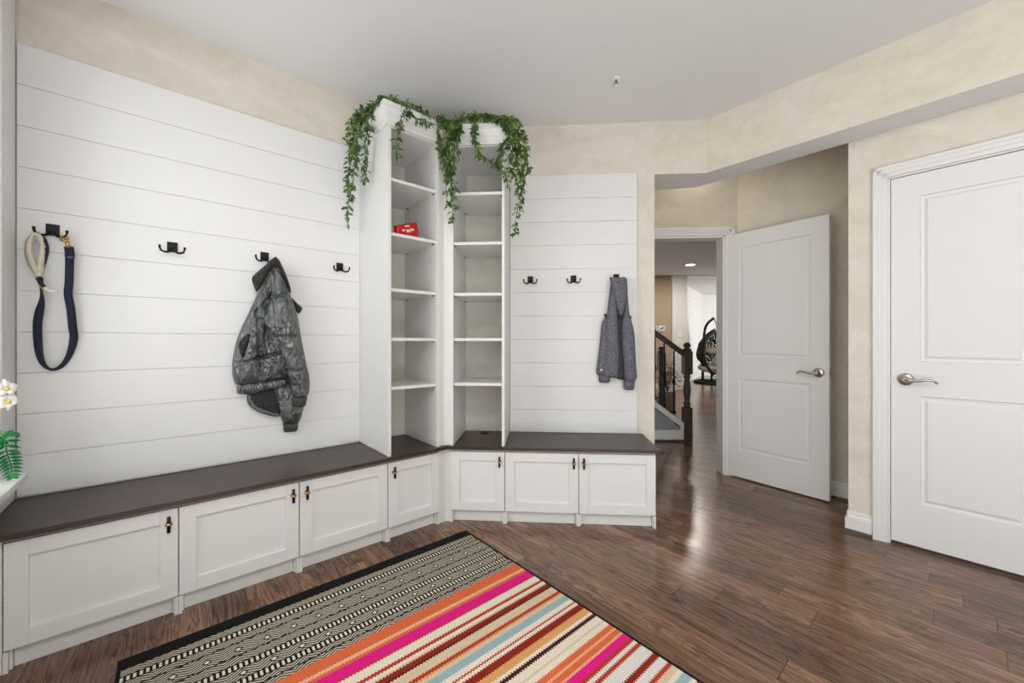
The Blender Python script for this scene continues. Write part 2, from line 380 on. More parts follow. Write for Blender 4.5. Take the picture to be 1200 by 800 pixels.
# shiplap cladding
def shiplap(name, x0, x1, y0, y1, z0, z1, fr, pitch=.168, mat=None):
    m = MB(); m.box(x0, x1, y0+.005, y1, z0, z1)
    z = z1
    while z > z0+.01:
        b = max(z0, z-pitch+.0022); m.box(x0, x1, y0, y0+.005, b, z, .001); z -= pitch
    return struct(m.build(name, mat or PANELW, fr=fr))
shiplap('trim_4', XW+.02, .918, yL-.018, yL, .478, 2.357, 'L', .1705)
CP1 = on_wall(746.5, 400, yC-.015, 'C')[0]
shiplap('trim_5', -.215, CP1, yC-.015, yC, .478, 2.312, 'C', .1675)

# ---------------------------------------------------------------- doors
def panel_door(m, wd, z0, z1, th, panels, st):
    # front face at y=0 with two moulded panels, flat sides
    rings = [(0, 0), (.004, .009), (.017, .0105), (.03, .0035), (.036, .003)]
    for sgn, yb in ((1, 0), (-1, th)):
        zs = [z0]; 
        for a, b in panels: zs += [a, b]
        zs.append(z1)
        Y = lambda d: yb+sgn*d
        m.poly([(0, yb, z0), (st, yb, z0), (st, yb, z1), (0, yb, z1)]); m.poly([(wd-st, yb, z0), (wd, yb, z0), (wd, yb, z1), (wd-st, yb, z1)])
        for i in range(0, len(zs), 2): m.poly([(st, yb, zs[i]), (wd-st, yb, zs[i]), (wd-st, yb, zs[i+1]), (st, yb, zs[i+1])])
        for a, b in panels:
            for (o1, d1), (o2, d2) in zip(rings, rings[1:]):
                R1 = [(st+o1, a+o1), (wd-st-o1, a+o1), (wd-st-o1, b-o1), (st+o1, b-o1)]; R2 = [(st+o2, a+o2), (wd-st-o2, a+o2), (wd-st-o2, b-o2), (st+o2, b-o2)]
                for k in range(4):
                    p, q, r, s = R1[k], R1[(k+1) % 4], R2[(k+1) % 4], R2[k]
                    m.poly([(p[0], Y(d1), p[1]), (q[0], Y(d1), q[1]), (r[0], Y(d2), r[1]), (s[0], Y(d2), s[1])])
            o, d = rings[-1]; m.poly([(st+o, Y(d), a+o), (wd-st-o, Y(d), a+o), (wd-st-o, Y(d), b-o), (st+o, Y(d), b-o)])
    m.poly([(0, 0, z0), (0, th, z0), (0, th, z1), (0, 0, z1)]); m.poly([(wd, 0, z0), (wd, th, z0), (wd, th, z1), (wd, 0, z1)])
    m.poly([(0, 0, z1), (wd, 0, z1), (wd, th, z1), (0, th, z1)]); m.poly([(0, 0, z0), (wd, 0, z0), (wd, th, z0), (0, th, z0)])
    bmesh.ops.remove_doubles(m.bm, verts=m.bm.verts, dist=.0004)
def lever(parent, x, z, side, th=None, y=0, out=-1):
    m = MB()
    M = Matrix.Translation((x, y, z)) @ Matrix.Rotation(PI/2*(1 if out < 0 else -1), 4, 'X')
    m.lathe([(.034, 0), (.034, .004), (.031, .008), (.024, .011), (.015, .013), (.012, .016), (.012, .045), (.0135, .048), (.0135, .058), (.01, .061)], M, 24)
    P = [(x, y+out*.052, z), (x+side*.022, y+out*.054, z-.004), (x+side*.05, y+out*.056, z-.003), (x+side*.075, y+out*.055, z+.005), (x+side*.095, y+out*.052, z+.006), (x+side*.11, y+out*.047, z-.002), (x+side*.12, y+out*.042, z-.014)]
    m.tube(P, [.0105, .0095, .008, .0075, .007, .006, .0045], 10)
    m.build('lever_handle', NICKEL, parent)
PANELS = [(.244, .831), (1.015, 1.91)]
# closed closet door
m = MB(); panel_door(m, DX1-DX0, .018, 2.03, .035, PANELS, .112)
d1 = struct(m.build('door_1', WHITE, loc=W('R', DX0, yR+.006), fr='R'))
lever(d1, .058, .918, 1)
m = MB(); m.box(-.0028, -.0005, -.003, .02, .89, .95); m.build('latch_plate', NICKEL, d1)
# open door, swung back in the hall
hp = Vector((1.800, 3.325, 0)); fp = Vector((2.206, 2.735, 0)); ang = math.atan2(fp.y-hp.y, fp.x-hp.x); DW = (fp-hp).length
m = MB(); panel_door(m, DW, .012, 2.012, .035, [(.235, .82), (1.0, 1.895)], .108)
d2 = struct(m.build('door_2', WHITE, loc=hp, fr=ang))
lever(d2, DW-.06, .905, -1); lever(d2, DW-.06, .905, -1, y=.035, out=1)
m = MB(); m.box(DW-.001, DW+.0015, .006, .029, .875, .935); m.tube([(DW, .0175, .905), (DW+.012, .0175, .905)], .008, 10); m.build('latch_plate', NICKEL, d2)
for z in (.25, 1.02, 1.78):
    m = MB(); m.tube([(-.006, -.004, z-.045), (-.006, -.004, z+.045)], .006, 10); m.box(-.003, .001, .0, .03, z-.045, z+.045); m.build('hinge', NICKEL, d2)

# ---------------------------------------------------------------- cabinets
def shaker(m, x0, x1, z0, z1, y, th=.019, st=.055):
    m.box(x0, x0+st, y, y+th, z0, z1, .0015); m.box(x1-st, x1, y, y+th, z0, z1, .0015)
    m.box(x0+st, x1-st, y, y+th, z1-st, z1, .0015); m.box(x0+st, x1-st, y, y+th, z0, z0+st, .0015)
    m.box(x0+st-.002, x1-st+.002, y+.013, y+th-.001, z0+st-.002, z1-st+.002)
def tknob(x, z, y, parent):
    m = MB()
    m.tube([(x, y, z), (x, y-.024, z)], .004, 10, 1); m.tube([(x, y-.026, z-.032), (x, y-.026, z+.032)], .0062, 12, 0)
    m.tube([(x, y-.026, z-.006), (x, y-.026, z+.006)], .0078, 12, 1); m.tube([(x-.012, y-.026, z), (x+.012, y-.026, z)], .0045, 10, 1)
    m.lathe([(.009, 0), (.009, .003), (.005, .005)], Matrix.Translation((x, y, z)) @ Matrix.Rotation(PI/2, 4, 'X'), 14, 1)
    o = m.build('t_bar_knob', [BRONZE, ROSEG], parent); o['label'] = 'dark T-bar knob with gold collar'
def cabinet(label, fr, x0, x1, yf, yb, knob, first=False, last=False):
    wd = x1-x0; root = thing('storage_cabinet', label, 'cabinet', W(fr, x0, yf), fr, 'white base cabinets under the benches')
    d = yb-yf; m = MB(); t = .018
    m.box(0, t, .02, d, 0, .457, .001); m.box(wd-t, wd, .02, d, 0, .457, .001); m.box(t, wd-t, .02, d, .076, .094); m.box(t, wd-t, .02, d, .44, .457); m.box(t, wd-t, d-.006, d, .076, .457)
    m.build('body', LAMIN, root)
    m = MB(); m.box(t+.001, wd-t-.001, .035, .05, 0, .0755, .001); m.build('toe_kick', LAMIN, root)
    for a in ((-.0, .012), (wd-.012, wd)):
        m = MB(); m.box(a[0], a[1], .001, .0195, 0, .072, .001); m.build('foot', LAMIN, root)
    m = MB(); shaker(m, .002, wd-.002, .078, .441, 0); dr = m.build('door', WHITE, root)
    kx = wd-.03 if knob == 'r' else .03
    tknob(kx, .388, 0, dr)
    return root
YLF, YCF = 2.125, 2.418
cabinet('widest view white shaker cabinet under the left bench nearest the window', 'L', -.43, .0225, YLF, yL-.003, 'r')
cabinet('middle white shaker cabinet under the left bench with knob at its right', 'L', .0235, .4712, YLF, yL-.003, 'r')
cabinet('white shaker cabinet under the left bench beside the tall shelf tower', 'L', .4722, .9192, YLF, yL-.003, 'l')
cabinet('narrow white shaker cabinet under the left shelf tower', 'L', .9202, 1.2485, YLF, yL-.003, 'l')
cabinet('narrow white shaker cabinet under the right shelf tower', 'C', -.558, -.2185, YCF, yC-.003, 'r')
cabinet('white shaker cabinet under the right bench beside the shelf tower', 'C', -.2175, .233, YCF, yC-.003, 'r')
cabinet('white shaker cabinet at the end of the right bench by the opening', 'C', .234, .694, YCF, yC-.003, 'l')
# corner filler strips
def cross_lc(yl, yc):
    a1, b1 = axes('L')[1], axes('C')[1]; det = a1.x*b1.y-a1.y*b1.x
    return Vector(((yl*b1.y-yc*a1.y)/det, (a1.x*yc-b1.x*yl)/det, 0))
k1 = cross_lc(YLF+.012, YCF+.012); k2 = cross_lc(YLF+.2, YCF+.2)
for nm, P in (('trim_6', [W('L', 1.2489, YLF+.012), k1, k1+(k2-k1).normalized()*.04, W('L', 1.2489, YLF+.05)]), ('trim_7', [k1, W('C', -.5584, YCF+.012), W('C', -.5584, YCF+.05), k1+(k2-k1).normalized()*.04])):
    m = MB(); m.prism([(p.x, p.y) for p in P], 'z', 0, .457); struct(m.build(nm, LAMIN))
m = MB(); m.box(-.4985, -.4315, YLF+.004, YLF+.022, 0, .457, .001); struct(m.build('trim_8', LAMIN, fr='L'))
# bench tops
def bench(label, fr, x0, x1, yf, yb, miter=None):
    root = W(fr, x0, yf, .458); m = MB(); d = yb-yf
    if miter:
        pts = miter; m.prism(pts, 'z', 0, .02)
        bmesh.ops.bevel(m.bm, geom=m.bm.edges[:], offset=.0015, segments=2, affect='EDGES')
    else: m.box(0, x1-x0, 0, d, 0, .02, .002)
    return tag(m.build('bench_top', BENCHM, loc=root, fr=fr), label, 'bench top', 'dark wood bench tops on the cabinets')
bench('long dark brown bench top on the left cabinets under the jacket', 'L', XW+.001, .9185, 2.098, yL-.019)
cL, cC = 1.2855, -.5735
bench('short dark top panel inside the base of the left shelf tower', 'L', .9195, 1.28, 2.098, yL-.003, [(0, 0), (cL-.9195, 0), (1.4375-.9195, yL-.003-2.098), (0, yL-.003-2.098)])
bt = bench('short dark top panel with cable hole in the right shelf tower', 'C', -.571, -.218, 2.394, yC-.003, [(cC+.573, 0), (.352, 0), (.352, yC-.003-2.394), (-.22, yC-.003-2.394)])
gx, gy = on_floor(568, 507, .478, 'C')
m = MB(); m.lathe([(.03, 0), (.03, .003), (.026, .0045), (.024, .002)], Matrix.Translation((gx+.571, min(gy, 2.79)-2.394, .0205)), 24); m.build('cable_grommet', BLACK, bt)
bench('dark brown bench top on the right cabinets under the hoodie', 'C', -.217, .715, 2.394, yC-.018)

# ---------------------------------------------------------------- shelf towers
SHELFZ = [.867, 1.146, 1.428, 1.745, 2.055]
def tower(label, fr, x0, x1, yf, yb, z0, ztop, open_side):
    wd = x1-x0; d = yb-yf; root = thing('shelf_tower', label, 'bookcase', W(fr, x0, yf, z0), fr, 'tall white open shelf towers')
    t = .018; H = ztop-z0
    for a in (0, wd-t):
        m = MB(); m.box(a, a+t, 0, d, 0, H, .0012)
        s = a+t if a == 0 else a
        m.build('side_panel', LAMIN, root)
        m = MB()
        for yy in (.035, d-.06):
            for k in range(int((H-.12)/.032)):
                zz = .06+k*.032; m.tube([(s-(.0002 if a == 0 else -.0002), yy, zz), (s+(.0004 if a == 0 else -.0004), yy, zz)], .0026, 6)
        m.build('pin_holes', STEEL, root)['kind'] = 'stuff'
    m = MB(); m.box(t, wd-t, d-.006, d, 0, H); m.build('back_panel', BACKP, root)
    m = MB(); m.box(t, wd-t, .002, d-.006, H-.019, H-.001); m.build('top_panel', LAMIN, root)
    for z in SHELFZ:
        m = MB(); m.box(t+.001, wd-t-.001, .012, d-.007, z-z0-.018, z-z0, .0015); sh = m.build('shelf', LAMIN, root)
        for px in (t+.0005, wd-t-.0105):
            for py in (.035, d-.06):
                m = MB(); m.box(px, px+.01, py-.006, py+.006, z-z0-.0245, z-z0-.0182, .001); m.build('shelf_pin', STEEL, sh)
    # crown molding: profile swept round front and open side
    prof = [(0, H-.012), (.012, H-.012), (.012, H+.006), (.016, H+.01), (.018, H+.03), (.024, H+.036), (.027, H+.046), (.036, H+.058), (.04, H+.068), (.046, H+.072), (.046, H+.1), (0, H+.1)]
    m = MB()
    rings = []
    for o, z in prof:
        if open_side == 'l': path = [(-o, d), (-o, -o), (wd, -o)]
        else: path = [(0, -o), (wd+o, -o), (wd+o, d)]
        rings.append([m.bm.verts.new((p[0], p[1], z)) for p in path])
    for A, B in zip(rings, rings[1:]):
        for k in range(2): m.face([A[k], A[k+1], B[k+1], B[k]])
    top = rings[-2]
    m.face([rings[-1][0], rings[-1][1], rings[-1][2]]) if False else None
    m.box(.0, wd, 0.0, d, H+.082, H+.0995)
    m.build('crown_molding', WHITE, root)
    return root
tower('tall white shelf tower on the left with the red packet', 'L', .9195, 1.2485, 2.122, yL-.003, .4785, 2.35, 'l')
tower('tall white shelf tower on the right beside the hoodie panel', 'C', -.5575, -.2185, 2.415, yC-.003, .4785, 2.35, 'r')
# corner stile between the two towers
m = MB(); a = W('L', 1.25, 2.135); b = W('L', 1.284, 2.135); c = W('C', -.576, 2.43); e = W('C', -.559, 2.43)
m.prism([(a.x, a.y), (b.x, b.y), (e.x, e.y), (e.x+.004, e.y+.02), (a.x, a.y+.03)], 'z', .4785, 2.35)
struct(m.build('trim_9', LAMIN))

# ---------------------------------------------------------------- hooks
def make_hook(label, fr, x, y, z):
    root = thing('coat_hook', label, 'hook', W(fr, x, y, z), fr, 'black double coat hooks on the shiplap')
    m = MB(); m.box(-.02, .02, -.006, 0, -.004, .046, .002); m.box(-.014, .014, -.009, -.005, .002, .04, .0015); m.build('plate', BLACK, root)
    for s in (-1, 1):
        m = MB(); m.tube([(s*.006, -.006, .012), (s*.010, -.016, .0), (s*.018, -.026, -.008), (s*.03, -.034, -.010), (s*.042, -.038, -.004), (s*.046, -.04, .008), (s*.046, -.041, .02)], [.005, .0052, .0052, .005, .0048, .0046, .0052], 8)
        m.build('prong', BLACK, root)
    return root
HY = yL-.018
hk = []
first = None
for (u, v, lab) in [(62, 270, 'black coat hook with the leash hung on it'), (202, 290, 'empty black double coat hook between leash and jacket'), (310, 301, 'black coat hook with the dark jacket hung on it'), (398, 313, 'empty black double coat hook beside the left shelf tower')]:
    x, z = on_wall(u, v, HY, 'L'); loc = W('L', x, HY, z-.02); hk.append((x, z-.02))
    if first is None: first = make_hook(lab, 'L', x, HY, z-.02)
    else: dup(first, loc, lab)
hc = []
for (u, v, lab) in [(621.5, 328, 'empty black double coat hook nearest the right shelf tower'), (672, 327, 'empty black double coat hook just left of the grey hoodie'), (722, 325.5, 'black coat hook holding the grey hoodie')]:
    x, z = on_wall(u, v, yC-.015, 'C'); hc.append((x, z-.02)); dup(first, W('C', x, yC-.015, z-.02), lab, 'C')

# ---------------------------------------------------------------- cloth: cushioned outlines with thickness
def resample(pts, step):
    out = []
    n = len(pts)
    for i in range(n):
        a = Vector(pts[i]); b = Vector(pts[(i+1) % n]); k = max(1, int((b-a).length/step))
        for j in range(k): out.append(a.lerp(b, j/k))
    return out
def smooth_poly(pts, it=2):
    for _ in range(it):
        q = []
        for i in range(len(pts)):
            a = Vector(pts[i]); b = Vector(pts[(i+1) % len(pts)]); q += [a.lerp(b, .25), a.lerp(b, .75)]
        pts = q
    return pts
def inside(p, poly):
    c = False; n = len(poly); j = n-1
    for i in range(n):
        a, b = poly[i], poly[j]
        if (a[1] > p.y) != (b[1] > p.y) and p.x < (b[0]-a[0])*(p.y-a[1])/(b[1]-a[1]+1e-12)+a[0]: c = not c
        j = i
    return c
def seg_dist(p, poly):
    best = 1e9
    for i in range(len(poly)):
        a = poly[i]; b = poly[(i+1) % len(poly)]; d = b-a; l = d.length_squared
        t = 0 if l == 0 else max(0, min(1, (p-a).dot(d)/l)); q = (p-a-d*t).length_squared
        if q < best: best = q
    return math.sqrt(best)
def pillow(m, pts, y0, thick, back=.4, res=.012, R=None, fn=None, it=1, mi=0):
    poly = resample(smooth_poly(pts, it), res)
    R = R or thick*2.2
    n = len(poly); P = list(poly)
    xs = [p.x for p in poly]; zs = [p.y for p in poly]; rnd = random.Random(len(pts)*13+int(abs(xs[0])*1000))
    x = min(xs)
    while x < max(xs):
        z = min(zs)
        while z < max(zs):
            p = Vector((x+rnd.uniform(-.25, .25)*res, z+rnd.uniform(-.25, .25)*res))
            if inside(p, poly) and seg_dist(p, poly) > res*.45: P.append(p)
            z += res
        x += res
    V, E, F, *_ = delaunay_2d_cdt(P, [(i, (i+1) % n) for i in range(n)], [], 1, 1e-6)
    fr, bk = [], []
    for p in V:
        d = seg_dist(p, poly); q = min(d/R, 1); h = thick*math.sqrt(max(0, 1-(1-q)**2))
        wv = fn(p.x, p.y)*min(1, d/(R*.8)) if fn else 0
        f = m.bm.verts.new((p.x, y0-h-wv, p.y)); fr.append(f)
        bk.append(f if d < 1e-5 else m.bm.verts.new((p.x, y0+h*back, p.y)))
    for t in F:
        f = m.face([fr[i] for i in t], mi)
        if f: f.smooth = True
        g = m.face([bk[i] for i in t][::-1], mi)
        if g: g.smooth = True
def pl(pts, sx, ox, oy, y, fr): return [Vector(on_wall(ox+a/sx, oy+b/sx, y, fr)) for a, b in pts]

# jacket
def jw(ax, az, freq, amp, seed, seams=(), deep=()):
    # folds: ridged noise, long along one direction and tight across it
    q = math.hypot(ax, az); ax, az = ax/q, az/q
    def f(x, z):
        s = x*ax+z*az; l = -x*az+z*ax
        w_ = noise.noise(Vector((x*7, z*7, seed+20)))*.02
        n = 1-2.2*abs(noise.noise(Vector(((s+w_)*freq*.42, l*7, seed))))
        n2 = 1-2*abs(noise.noise(Vector(((s-w_)*freq*.95, l*16, seed+5))))
        v = amp*(n*.9+n2*.5+.4*noise.noise(Vector((x*60, z*60, seed))))
        for (x0, z0, nx, nz) in seams:
            d = abs((x-x0)*nx+(z-z0)*nz); v -= amp*1.8*math.exp(-(d/.006)**2)
        for (x0, z0, nx, nz) in deep:
            d = abs((x-x0)*nx+(z-z0)*nz); v -= .028*math.exp(-(d/.022)**2)
        return v
    return f
def JP(pts, y): return pl(pts, 3.3333, 250, 280, y, 'L')
jroot = thing('puffer_jacket', 'charcoal grey puffer jacket hanging from hook on white shiplap', 'jacket', W('L', hk[2][0], HY, 0), 'L')
JX = hk[2][0]
def jpart(name, pts, y, th, mat, fn=None, res=.0075, R=None, it=1, back=.4, label=None):
    P = [Vector((p.x-JX, p.y)) for p in JP(pts, y)]
    m = MB(); pillow(m, P, y-HY, th, back, res, R, fn, it); o = m.build(name, mat, jroot)
    if label: o['label'] = label
    return o
def seamline(p, q, y):
    a, b = [Vector((v.x-JX, v.y)) for v in JP([p, q], y)]; d = (b-a).normalized(); return (a.x, a.y, -d.y, d.x)
ys = HY-.045
jpart('lining', [(133, 600), (134, 642), (170, 670), (215, 684), (255, 690), (275, 660), (280, 580), (200, 570)], HY-.03, .012, DARKGAP, jw(.5, 1, 60, .003, 2))
jpart('collar_flap', [(305, 225), (325, 250), (349, 268), (345, 280), (334, 292), (325, 286), (310, 260)], HY-.03, .012, COLLARM, None)
jpart('rear_hem', [(131, 600), (131, 644), (168, 674), (215, 690), (256, 697), (262, 680), (210, 668), (172, 650), (152, 630), (150, 600)], HY-.036, .012, JACKET, jw(1, .4, 120, .003, 15), R=.02)
m_b = jpart('rear_sleeve', [(232, 560), (236, 600), (250, 645), (262, 690), (274, 722), (330, 722), (346, 690), (354, 650), (352, 600), (300, 560)], HY-.032, .028, JACKET, jw(1, .15, 70, .012, 5), R=.05)
jpart('rear_cuff', [(272, 714), (273, 735), (275, 755), (300, 754), (328, 750), (330, 735), (333, 714), (300, 718)], HY-.032, .02, RIB, jw(1, 0, 900, .0016, 1), it=1, R=.02)
jpart('body', [(240, 88), (222, 110), (205, 140), (188, 175), (172, 215), (150, 262), (128, 310), (108, 350), (94, 385), (82, 430), (74, 475), (73, 520), (78, 552), (92, 572), (130, 572), (180, 562), (240, 552), (290, 548), (305, 500), (300, 400), (290, 300), (285, 220), (262, 130)], ys, .05, JACKET,
      jw(.85, .5, 52, .018, 1, [seamline((75, 490), (300, 430), ys), seamline((170, 400), (175, 560), ys), seamline((100, 350), (210, 235), ys)], [seamline((215, 270), (200, 400), ys)]), R=.08)
jpart('hem_band', [(91, 560), (90, 585), (93, 608), (140, 606), (200, 597), (250, 585), (288, 574), (290, 560), (288, 542), (235, 548), (180, 556), (130, 564)], ys-.012, .022, JACKET, jw(1, .2, 190, .005, 3), R=.025)
jpart('pocket_shade', [(97, 408), (112, 388), (135, 368), (147, 375), (148, 388), (132, 420), (116, 474), (106, 450)], ys-.056, .01, DARKGAP, None, R=.02)  # dark patch painting the shade inside the pocket slit
jpart('collar', [(238, 71), (222, 82), (200, 105), (172, 128), (149, 150), (152, 168), (160, 190), (168, 211), (184, 190), (200, 165), (218, 130), (238, 100), (252, 110), (268, 140), (285, 175), (300, 215), (305, 205), (296, 170), (280, 130), (264, 94), (252, 74)], ys-.03, .022, COLLARM, jw(1, -1, 80, .003, 7), R=.025)
jpart('front_sleeve', [(240, 98), (232, 150), (224, 200), (212, 245), (196, 280), (189, 320), (198, 350), (218, 385), (238, 420), (255, 455), (272, 495), (284, 530), (296, 570), (305, 605), (318, 622), (345, 624), (368, 616), (378, 580), (376, 540), (366, 500), (356, 450), (346, 400), (336, 340), (326, 285), (312, 250), (300, 215), (282, 165), (262, 128)], ys-.022, .055, JACKET,
      jw(1, .35, 54, .017, 4, [seamline((215, 235), (320, 200), ys), seamline((230, 383), (345, 375), ys), seamline((275, 515), (370, 505), ys), seamline((330, 375), (345, 510), ys)]), R=.075)
jpart('front_cuff', [(308, 612), (307, 635), (309, 656), (335, 657), (360, 654), (363, 630), (370, 600), (340, 612)], ys-.022, .03, RIB, jw(1, 0, 900, .0016, 1), R=.03)

# hoodie
def HP(pts, y): return pl(pts, 5, 680, 310, y, 'C')
HYC = yC-.015
hroot = thing('hoodie', 'heather grey hooded sweatshirt hanging from hook on right shiplap panel', 'hoodie', W('C', hc[2][0], HYC, 0), 'C')
HX = hc[2][0]
def hpart(name, pts, y, th, mat, fn=None, R=None, res=.011, label=None):
    P = [Vector((p.x-HX, p.y)) for p in HP(pts, y)]
    m = MB(); pillow(m, P, y-HYC, th, .4, res, R, fn, 1); o = m.build(name, mat, hroot)
    if label: o['label'] = label
    return o
yh = HYC-.05
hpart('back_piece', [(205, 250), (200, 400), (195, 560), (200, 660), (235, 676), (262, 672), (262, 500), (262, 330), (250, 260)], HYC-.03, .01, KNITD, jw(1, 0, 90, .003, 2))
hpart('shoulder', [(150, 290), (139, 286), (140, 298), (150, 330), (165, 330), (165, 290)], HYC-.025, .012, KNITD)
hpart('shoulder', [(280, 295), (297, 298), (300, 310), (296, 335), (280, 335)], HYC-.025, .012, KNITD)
hpart('sleeve', [(152, 300), (136, 325), (124, 345), (118, 420), (110, 500), (98, 590), (93, 620), (95, 638), (112, 650), (170, 650), (172, 560), (170, 420)], HYC-.035, .03, KNIT, jw(1, .1, 70, .005, 6), R=.05)
hpart('cuff', [(110, 636), (109, 665), (110, 690), (140, 693), (173, 692), (175, 665), (172, 636)], HYC-.035, .022, KNIT, jw(1, 0, 800, .0014, 1), R=.03)
hpart('front_panel', [(180, 100), (172, 165), (164, 235), (156, 290), (150, 340), (144, 420), (138, 520), (131, 590), (128, 635), (132, 657), (175, 662), (214, 665), (226, 650), (230, 560), (228, 450), (224, 370), (222, 300), (222, 240), (212, 150)], yh, .032, KNIT, jw(1, .12, 60, .006, 8), R=.055)
hpart('front_panel', [(266, 110), (276, 160), (282, 230), (288, 300), (304, 340), (318, 400), (322, 470), (326, 560), (330, 630), (334, 652), (328, 672), (318, 690), (260, 690), (254, 640), (248, 560), (242, 470), (240, 380), (244, 320), (252, 250)], yh, .036, KNIT, jw(1, -.1, 60, .006, 9), R=.055)
hpart('cuff', [(256, 672), (254, 705), (255, 733), (285, 735), (317, 734), (319, 705), (322, 672)], yh+.004, .025, KNIT, jw(1, 0, 800, .0014, 1), R=.03)
hpart('hood', [(182, 74), (177, 84), (178, 110), (188, 160), (204, 220), (220, 285), (236, 308), (250, 300), (264, 255), (276, 200), (278, 150), (275, 105), (274, 84), (268, 76), (230, 74)], yh-.022, .034, KNIT, jw(1, .35, 85, .006, 12), R=.055)
m = MB(); p = HP([(124, 616)], HYC-.065)[0]; m.box(p.x-HX-.008, p.x-HX+.004, HYC-.068-HYC, HYC-.066-HYC, p.y-.006, p.y+.005); hl = m.build('side_tag', PLASTW, hroot); hl['label'] = 'small white tag'

# leash: flat webbing swept along a path
def ribbon(m, path, width, thick, mi=0):
    # path: (x, y, z, phi)  phi = 0 strap faces the room, 90 strap edge-on
    pts = [Vector(p[:3]) for p in path]; rows = []
    for i, p in enumerate(pts):
        t = (pts[min(i+1, len(pts)-1)]-pts[max(i-1, 0)]).normalized()
        ip = Vector((t.z, 0, -t.x)).normalized() if abs(t.x)+abs(t.z) > 1e-6 else Vector((1, 0, 0))
        a = math.radians(path[i][3]); wv = ip*math.cos(a)+Vector((0, -1, 0))*math.sin(a); nv = wv.cross(t).normalized()
        rows.append([m.bm.verts.new(p+wv*sx*width/2+nv*sn*thick/2) for sx, sn in ((-1, -1), (1, -1), (1, 1), (-1, 1))])
    for A, B in zip(rows, rows[1:]):
        for k in range(4):
            f = m.face([A[k], A[(k+1) % 4], B[(k+1) % 4], B[k]], mi)
            if f: f.smooth = True
    m.face(rows[0][::-1], mi); m.face(rows[-1], mi)
def spline(pts, n=8):
    out = []
    for i in range(len(pts)-1):
        p0 = pts[max(i-1, 0)]; p1 = pts[i]; p2 = pts[i+1]; p3 = pts[min(i+2, len(pts)-1)]
        for k in range(n):
            t = k/n; out.append(tuple(.5*((2*b)+(-a+c)*t+(2*a-5*b+4*c-d)*t*t+(-a+3*b-3*c+d)*t**3) for a, b, c, d in zip(p0, p1, p2, p3)))
    out.append(tuple(pts[-1])); return out
lroot = thing('dog_leash', 'navy webbing dog leash with cream fleece handle loop on the leftmost hook', 'leash', W('L', hk[0][0], HY, 0), 'L')
LX = hk[0][0]
def LP(u, v, y, phi):
    x, z = on_wall(u, v, y, 'L'); return (x-LX, y-HY, z, phi)
yl = HY-.038
def lpath(lst, n=6): return spline([LP(*p) for p in lst], n)
m = MB(); ribbon(m, lpath([(81.5, 292, yl, 0), (81.5, 310, yl, 5), (81, 330, yl, 5), (80, 345, yl, 5), (83, 362, yl, 10), (85, 382, yl+.005, 15), (86.5, 396, yl+.01, 25), (82, 414, yl+.01, 50), (74, 427, yl+.005, 62), (63, 433, yl+.005, 66), (53, 429, yl, 55), (47, 418, yl, 35), (44.5, 400, yl, 15), (44, 380, yl, 8), (46, 366, yl, 12), (49, 352, yl, 50), (48.5, 340, yl, 70), (47.5, 330, yl, 50), (46, 326, yl, 30)]), .026, .003)
m.build('strap', NAVY, lroot)
m = MB(); ribbon(m, lpath([(80.5, 289, yl-.002, 0), (81.5, 294, yl-.0035, 0), (82, 300, yl-.0035, 0)], 4), .029, .004); ribbon(m, lpath([(82, 300.5, yl-.004, 0), (82, 302, yl-.004, 0)], 3), .031, .005, 1); m.build('stitched_end', [NAVY, STEEL], lroot)
# padded loop over the left prong: navy outer band, fleece inner band
loop = [(45, 273, yl, 88), (51, 279, yl, 80), (54, 290, yl, 75), (52, 302, yl, 75), (48.5, 315, yl, 80), (47, 326, yl, 88)]
m = MB(); ribbon(m, lpath(loop), .034, .004); m.build('handle_loop', NAVY, lroot)
loop2 = [(46.5, 324, yl-.008, 88), (40, 314, yl-.008, 70), (35.2, 303, yl-.008, 62), (33.2, 292, yl-.008, 62), (34.6, 282, yl-.008, 66), (39.5, 275, yl-.008, 85), (45.5, 276, yl-.008, 88), (48.6, 281, yl-.008, 88), (50.5, 290, yl-.008, 88), (49, 302, yl-.008, 88), (47.5, 314, yl-.008, 88), (46.5, 324, yl-.008, 88)]
m = MB(); P = lpath(loop2, 8); ribbon(m, P, .03, .013)
for v in m.bm.verts: v.co += Vector((noise.noise(v.co*300), noise.noise(v.co*310+Vector((5, 0, 0))), noise.noise(v.co*290+Vector((0, 7, 0)))))*.003
m.build('fleece_lining', CREAM, lroot)
m = MB(); ribbon(m, lpath([(44, 325, yl-.02, 0), (48, 331, yl-.02, 0), (52, 336, yl-.018, 0)], 4), .012, .004); ribbon(m, lpath([(45, 333, yl-.018, 0), (52, 341, yl-.016, 0)], 4), .003, .004, 1); m.build('keeper', [DARKGAP, GOLD], lroot)
m = MB(); ribbon(m, lpath([(52, 337, yl-.015, 0), (58, 341, yl-.015, 0), (65, 341, yl-.015, 0)], 4), .01, .0015); m.build('tag', PLASTW, lroot)
def L3(u, v, y): return LP(u, v, y, 0)[:3]
m = MB(); m.tube([L3(80.5, 290, yl), L3(78.5, 284, yl), L3(77.5, 279, yl)], [.008, .006, .008], 10); 
ringp = []
for k in range(13):
    a = k/12*2*PI; c = L3(75.5, 279.5, yl-.004); ringp.append((c[0]+math.cos(a)*.012, c[1]+math.sin(a)*.004, c[2]+math.sin(a)*.012))
m.tube(ringp, .0035, 8); m.tube([L3(78, 284, yl-.004), L3(83, 283, yl-.006)], .003, 8); m.tube([L3(74, 283, yl), L3(71, 279, yl)], .004, 8); m.build('snap_clasp', GOLD, lroot)

